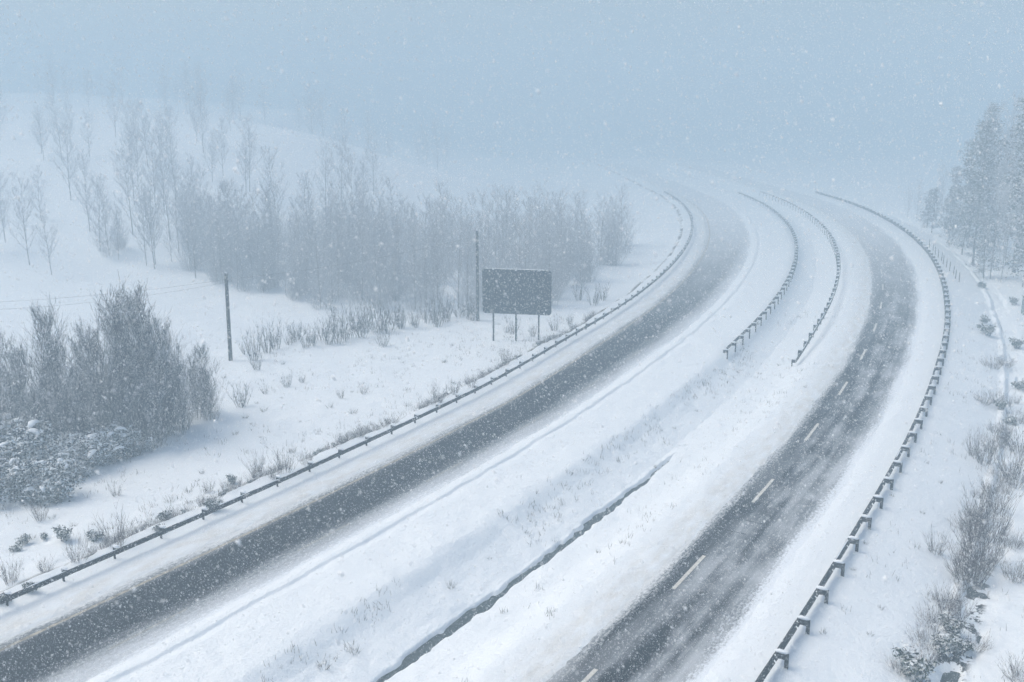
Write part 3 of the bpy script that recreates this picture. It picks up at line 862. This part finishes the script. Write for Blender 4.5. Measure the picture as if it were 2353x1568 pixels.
# -- conifers in the fog on the right
for px, py, H, w in [(2235, 610, 20, 1), (2275, 640, 17, 1.1), (2330, 625, 23, 1.2), (2360, 650, 20, 1.2), (2290, 575, 24, 1.1), (2180, 560, 9, 1.2), (2140, 535, 8, 1.2), (2105, 510, 8, 1.2), (2210, 585, 10, 1.3), (2390, 600, 24, 1.2), (2250, 560, 22, 1.0), (2160, 520, 12, 1.2), (2400, 680, 18, 1.2), (2345, 590, 25, 1.2), (2265, 600, 22, 1.2), (2310, 600, 20, 1.3), (2225, 570, 17, 1.2), (2190, 545, 12, 1.3), (2375, 625, 24, 1.3), (2130, 520, 7, 1.4), (2085, 500, 6, 1.5), (2300, 650, 12, 1.4), (2350, 660, 14, 1.4), (2260, 640, 8, 1.4)]:
    x, y, z = gpix(min(px, 2360), py)
    if px > 2360: x += (px - 2360) * KPX * y / FPX
    z = Gxy(x, y)
    k = H / 18
    if rng.random() < .5:
        k = H / 11; w *= .62; kind = 'birch%d' % rng.randint(0, 1); ty = 'bare tree'
    else:
        kind = 'pine%d' % rng.randint(0, 2); ty = 'conifer'
    place(kind, (x, y, z - .1), (k * w, k * w, k), rng.uniform(0, 6.28), ('tall dim %s standing in the fog beyond the far ditch' if H > 15 else 'low dim %s at the fogged edge of the road bend') % ty, 'tree', 'dim trees in the fog')
# -- fence posts below the bend
for i in range(11):
    f = i / 10
    x, y, z = gpix(2135 + 68 * f + rng.uniform(-2, 2), 568 + 80 * f + rng.uniform(-2, 2))
    b = MB(); lx = rng.uniform(-.08, .08)
    b.tube([(0, 0, -.3), (lx * .5, 0, .6), (lx, 0, 1.25)], [.055, .05, .045], 6)
    root = tag(empty('fence_post', (x, y, z)), 'thin weathered wooden post in the row below the outer bend', 'fence post', 'fence posts below the bend')
    ob('shaft', b.me('fence_post', M['wood']), root)
# -- fallen branch by the ditch
a = Vector(gpix(2192, 1514)); c = Vector(gpix(2231, 1492))
b = MB(); b.tube([(0, 0, .05), tuple((c - a) * .5 + Vector((.03, 0, .1))), tuple(c - a + Vector((0, 0, .16)))], [.07, .06, .045], 7)
root = tag(empty('fallen_branch', a), 'short dark branch lying in the snow beside the black ditch', 'branch')
ob('limb', b.me('fallen_limb', M['wood']), root)
# -- cabinet at the right edge
x, y, z = gpix(2350, 722)
b = MB(); b.box(-.05, 1.55, -.45, .45, -.3, 2.0); b.box(-.12, 1.62, -.52, .52, 2.0, 2.08)
root = tag(empty('equipment_cabinet', (x, y, z), math.radians(-8)), 'green metal equipment cabinet standing in snow beyond the ditch', 'cabinet')
ob('body', b.me('cabinet_body', M['cabinet']), root)
b = MB(); b.box(.03, .73, -.47, -.4505, .05, 1.9); ob('door', b.me('cabinet_door', M['cabinet']), root)
b = MB(); b.box(.77, 1.47, -.47, -.4505, .05, 1.9); ob('door', b.me('cabinet_door', M['cabinet']), root)
b = MB(); b.tube([(.75, -.5, 2.08), (.75, -.2, 2.2), (.75, .2, 2.2), (.75, .5, 2.08)], [.3, .7, .7, .3], 10); 
me = mesh('snow_cap', [(-.1 + 1.7 * i / 8, -.5 + j * .25, 2.081 + .16 * math.sin(math.pi * max(.06, min(.94, i / 8))) ** .4 * math.sin(math.pi * max(.06, min(.94, j / 4))) ** .4) for i in range(9) for j in range(5)],
          [(i * 5 + j, (i + 1) * 5 + j, (i + 1) * 5 + j + 1, i * 5 + j + 1) for i in range(8) for j in range(4)], M['snow'], True)
ob('snow_cap', me, root)

# ------------------------------------------------------------------ falling snow
def snowfall(n):
    r = np.random.default_rng(11)
    # even density through the air over the road, from just ahead of the bridge out to 36 m, wider than the view
    P_ = np.empty((0, 3))
    c, s = math.cos(PITCH), math.sin(PITCH)
    while len(P_) < n:
        q = r.random((400000, 3))
        x = (q[:, 0] - .5) * 48; y = -4 + q[:, 1] * 44; z = -1.0 + q[:, 2] * 33
        dep = y * c - (z - CAMZ) * s
        v = y * s + (z - CAMZ) * c
        keep = (dep > 3.8) & (dep < 35) & (np.abs(x) < dep * .58 + 1.5) & (np.abs(v) < dep * .40 + 1.2) & (z > -.3)
        P_ = np.concatenate([P_, np.stack([x, y, z], -1)[keep]])
    P_ = P_[:n]
    size = np.exp(r.normal(math.log(.0047), .30, (n, 1)))
    d = np.array([.45, .1, -1.0]) + r.normal(0, .35, (n, 3)); d /= np.linalg.norm(d, axis=1, keepdims=True)
    a = np.cross(d, r.normal(0, 1, (n, 3))); a /= np.linalg.norm(a, axis=1, keepdims=True)
    b = np.cross(d, a)
    V = np.stack([P_ + d * size * 2.0, P_ + (a * 1.0 - d * .7) * size, P_ + (-.5 * a + .87 * b - d * .4) * size, P_ + (-.5 * a - .87 * b - d * .9) * size], 1).reshape(-1, 3)
    k = (np.arange(n) * 4)[:, None]
    F = np.concatenate([k + [[0, 1, 2]], k + [[0, 2, 3]], k + [[0, 3, 1]], k + [[1, 3, 2]]])
    me = bpy.data.meshes.new('falling_snow')
    me.vertices.add(len(V)); me.vertices.foreach_set('co', V.astype(np.float32).ravel())
    me.loops.add(F.size); me.loops.foreach_set('vertex_index', F.astype(np.int32).ravel())
    me.polygons.add(len(F)); me.polygons.foreach_set('loop_start', np.arange(0, F.size, 3, dtype=np.int32))
    me.update(calc_edges=True)
    me.materials.append(M['flake'])
    tag(ob('falling_snow', me), 'thick white snowflakes falling through the air', kind='stuff')
snowfall(SNOWFALL_COUNT)

# ------------------------------------------------------------------ haze
b = MB(); b.box(-650, 650, -240, 910, -8, 58)
hm = bpy.data.materials.new('snow_haze'); hm.use_nodes = True
hm.node_tree.nodes.clear()
ho = hm.node_tree.nodes.new('ShaderNodeOutputMaterial'); hv = hm.node_tree.nodes.new('ShaderNodeVolumePrincipled')
hv.inputs['Color'].default_value = (.50, .635, .735, 1)
hv.inputs['Density'].default_value = HAZE_DENSITY
hv.inputs['Anisotropy'].default_value = 0.0
hm.node_tree.links.new(hv.outputs[0], ho.inputs['Volume'])
tag(ob('haze', b.me('haze', hm)), 'pale snow haze filling the valley', kind='stuff')
